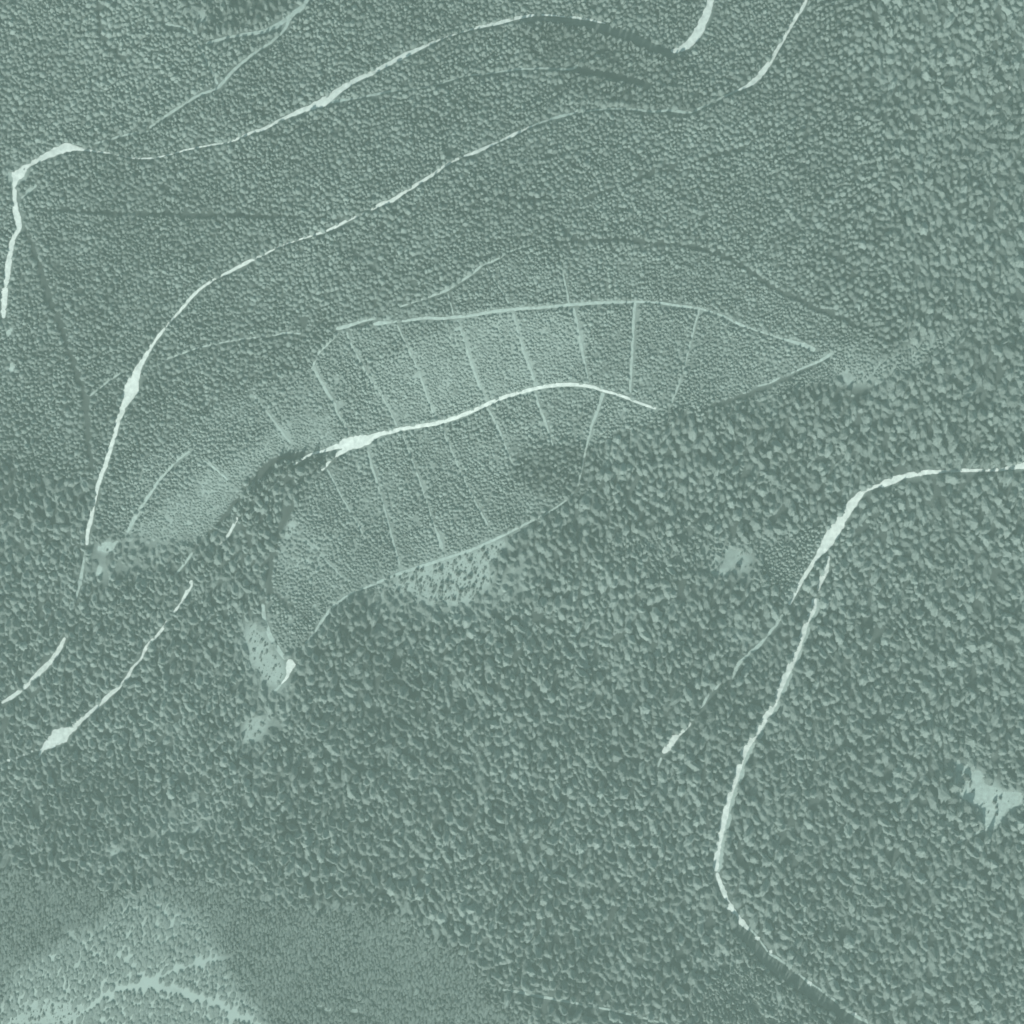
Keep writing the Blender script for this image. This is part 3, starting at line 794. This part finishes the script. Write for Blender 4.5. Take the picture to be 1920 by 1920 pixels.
def along(line, side, reach, kinds, nmax, t0=0.0, t1=1.0):
    """trees just beside a line (side -1 left/west in the picture, +1 right/east), in order from its start"""
    L = smooth_line(line, 3.0)
    L = L[int(len(L) * t0):max(int(len(L) * t1), 2)]
    x0, x1, y0, y1 = L[:, 0].min() - 30, L[:, 0].max() + 30, L[:, 1].min() - 30, L[:, 1].max() + 30
    idx = np.where((A[:, 0] > x0) & (A[:, 0] < x1) & (A[:, 1] > y0) & (A[:, 1] < y1) & infr & ~taken & np.isin(A[:, 5], kinds))[0]
    D = A[idx, None, :2] - L[None, :, :2]
    dd = np.hypot(D[..., 0], D[..., 1]) - L[None, :, 2] / 2
    q = dd.argmin(1); dm = dd.min(1)
    dirv = np.gradient(L[:, :2], axis=0)
    sx = D[np.arange(len(idx)), q, 0]; sy = D[np.arange(len(idx)), q, 1]
    sgn = np.sign(dirv[q, 0] * sy - dirv[q, 1] * sx)      # +1: to the right hand of travel in image space
    m = (dm < reach) & (sgn == side)
    idx, q = idx[m], q[m]
    o = np.argsort(q); idx, q = idx[o], q[o]
    # keep one tree per stretch so the row reads as a row
    out, last = [], -99
    for i_, q_ in zip(idx, q):
        if q_ - last >= 3: out.append(i_); last = q_
    return out[:nmax]

for n_, i in enumerate(sorted(np.where(A[:, 6] == 1)[0], key=lambda i: A[i, 0])):
    tall_tree(i, '%s small dark tree from the left in the pale clearing below the plantation' % ORD[n_], 'small dark trees in the pale clearing below the plantation')
P7N = ['on its upper left rim','at its top','at its lower left','beside the left edge, very small','just below the broad dark tree','broadest of them, upper left','touching the broad dark tree','right of the centre','near the centre, small','in the right arm','at the upper right','low in the middle','lowest of them','right of the waist']
for n_, i in enumerate(np.where(A[:, 6] == 2)[0]):
    tall_tree(i, 'dark tree in the bright clearing near the right edge, %s' % P7N[n_], 'lone trees in the bright clearing near the right edge')
for n_, i in enumerate(np.where(A[:, 6] == 3)[0]):
    tall_tree(i, 'dark tree in the star-shaped clearing left of the forked road, %s' % ['leftmost of them', 'largest, at its foot', 'small one on top', 'at the lower left tip'][n_], 'lone trees in the star-shaped clearing')
right_road = ROADS[16][1]
ROWS = [  # line, side, description, count
 (right_road, 1, 'from the top along the left side of the long bright gravel road', 40),
 (right_road, -1, 'from the top along the right side of the long bright gravel road', 40),
 (ROADS[14][1], 1, 'from the top left of the wide fork of the gravel road', 14),
 (BANDS[1][1], 1, 'from the upper left below the shaded road in the lower right corner', 20),
 (BANDS[1][1], -1, 'from the upper left above the shaded road in the lower right corner', 20),
 (ROADS[14][1], -1, 'from the top right of the wide fork of the gravel road', 14),
 (ROADS[13][1], -1, 'from the right below the gravel road leaving at the right edge', 16),
 (TRACKS[19][1], 1, 'from the top left of the thin track below the fork', 10),
 (ROADS[18][1], 1, 'left of the short bright landing at the end of the thin track', 8),
 (ROADS[18][1], -1, 'right of the short bright landing at the end of the thin track', 8),
 (ROADS[10][1], 1, 'from the top on the left of the winding road, lower left', 26),
 (ROADS[10][1], -1, 'from the top on the right of the winding road, lower left', 26),
 (TRACKS[23][1], -1, 'from the left above the straight pale track at the bottom', 16),
]
for line, side, desc, nm in ROWS:
    for n_, i in enumerate(along(line, side, 11, [0], min(nm, 300 - count['tall']))):
        tall_tree(i, '%s tall tree %s' % (ORD[n_], desc), 'tall trees ' + desc.replace('from the top ', '').replace('from the right ', '').replace('from the left ', '').replace('from the upper left ', ''))
names = ORD
for gi, (lanes, where) in enumerate(((LANES_TOP, 'upper'), (LANES_LOW, 'lower'))):
    for li, lane in enumerate(lanes):
        for side, sn in ((1, 'left'), (-1, 'right')):
            row = along(lane, side, 7, [1], min(9, 300 - count['young']))
            for n_, i in enumerate(row):
                young_tree(i, '%s young conifer from the top, %s of the %s %s planting lane from the left' % (ORD[n_], sn, ORD[li], where), 'young conifers beside the %s planting lanes' % where)
for line, side, desc in ((TRACKS[10][1], 1, 'below the upper plantation track'), (TRACKS[10][1], -1, 'above the upper plantation track'), (ROADS[7][1], 1, 'above the curved bright plantation road')):
    for n_, i in enumerate(along(line, side, 7, [1], min(20, 300 - count['young']), 0.1)):
        young_tree(i, '%s young conifer in the row just %s' % (ORD[n_], desc), 'young conifers ' + desc)
print('individuals', count)

# ------------------------------------------------------------------ the rest of the forest, one object per kind
def forest(name, label, cat, sel, meshes, elong=None):
    idx = np.where(sel)[0]
    n_ = len(idx)
    me_ = bpy.data.meshes.new(name)
    me_.vertices.add(n_)
    co = np.stack([TX[idx], TY[idx], TZ[idx]], -1)
    me_.vertices.foreach_set('co', co.ravel())
    def attr(nm, typ, vals):
        a = me_.attributes.new(nm, typ, 'POINT')
        a.data.foreach_set('vector' if typ == 'FLOAT_VECTOR' else 'value', np.ascontiguousarray(vals).ravel())
    sq = rng.uniform(0.8, 1.2, n_)
    sc = np.stack([A[idx, 2] * sq, A[idx, 2] / sq, A[idx, 3]], -1).astype(np.float32)
    rot = np.zeros((n_, 3), np.float32); rot[:, 2] = rng.random(n_) * 6.283
    rot[:, 0] = rng.normal(0, .10, n_); rot[:, 1] = rng.normal(0, .10, n_)
    if elong is not None:
        sc[:, 1] *= elong[0]; sc[:, 0] *= elong[1]
        rot[:, 2] = rng.normal(elong[2], elong[3], n_)
    attr('scl', 'FLOAT_VECTOR', sc); attr('rot', 'FLOAT_VECTOR', rot)
    attr('tone', 'FLOAT', A[idx, 4].astype(np.float32))
    attr('pick', 'INT', rng.integers(0, len(meshes), n_).astype(np.int32))
    o = bpy.data.objects.new(name, me_); COL.objects.link(o)
    ng = bpy.data.node_groups.new(name, 'GeometryNodeTree')
    ng.interface.new_socket('Geometry', in_out='INPUT', socket_type='NodeSocketGeometry')
    ng.interface.new_socket('Geometry', in_out='OUTPUT', socket_type='NodeSocketGeometry')
    N, Lk = ng.nodes, ng.links
    gi, go = N.new('NodeGroupInput'), N.new('NodeGroupOutput')
    m2p = N.new('GeometryNodeMeshToPoints')
    iop = N.new('GeometryNodeInstanceOnPoints')
    g2i = N.new('GeometryNodeGeometryToInstance')
    for m_ in reversed(meshes):
        src = bpy.data.objects.new(m_.name, m_)
        oi = N.new('GeometryNodeObjectInfo'); oi.inputs['Object'].default_value = src
        Lk.new(oi.outputs['Geometry'], g2i.inputs[0])
    def named(nm, typ):
        a = N.new('GeometryNodeInputNamedAttribute'); a.data_type = typ; a.inputs['Name'].default_value = nm
        return next(s for s in a.outputs if s.enabled and s.name == 'Attribute')
    Lk.new(gi.outputs[0], m2p.inputs['Mesh'])
    Lk.new(m2p.outputs[0], iop.inputs['Points'])
    Lk.new(g2i.outputs[0], iop.inputs['Instance'])
    iop.inputs['Pick Instance'].default_value = True
    Lk.new(named('pick', 'INT'), iop.inputs['Instance Index'])
    Lk.new(named('rot', 'FLOAT_VECTOR'), iop.inputs['Rotation'])
    Lk.new(named('scl', 'FLOAT_VECTOR'), iop.inputs['Scale'])
    Lk.new(iop.outputs[0], go.inputs[0])
    mod = o.modifiers.new('scatter', 'NODES'); mod.node_group = ng
    return tag(o, label, cat, None, 'stuff')

free = ~taken
forest('tall_forest', 'dense tall conifer forest of dark crowns covering the lower half and right side', 'forest', free & (A[:, 5] == 0), TALL, (1.38, 0.90, 0.27, 0.42))
forest('young_forest', 'close planted young conifers with fine even crowns covering the upper half', 'plantation', free & (A[:, 5] == 1), YOUNG)
forest('leafy_thicket', 'smooth low pale thicket filling the bottom left corner', 'thicket', free & (A[:, 5] == 2), THICK, (1.9, 0.85, -0.22, 0.15))

# ------------------------------------------------------------------ thin air haze between the camera and the ground
hb = bmesh.new()
bmesh.ops.create_cube(hb, size=1.0)
zlo = float(Z.min()) - 1.0; zhi = H + 20.0
for v_ in hb.verts:
    v_.co = Vector((v_.co.x * 6100, v_.co.y * 6100, zlo if v_.co.z < 0 else zhi))
hm = bpy.data.meshes.new('haze'); hb.to_mesh(hm); hb.free()
haze = bpy.data.objects.new('haze', hm); COL.objects.link(haze)
mh = bpy.data.materials.new('haze'); mh.use_nodes = True
nt = mh.node_tree
for n_ in list(nt.nodes):
    if n_.type == 'BSDF_PRINCIPLED': nt.nodes.remove(n_)
pv = nt.nodes.new('ShaderNodeVolumePrincipled')
pv.inputs['Color'].default_value = (0.62, 0.94, 0.80, 1)
pv.inputs['Density'].default_value = 0.000132
pv.inputs['Anisotropy'].default_value = 0.0
nt.links.new(pv.outputs[0], nt.nodes['Material Output'].inputs['Volume'])
hm.materials.append(mh)
tag(haze, kind='stuff')
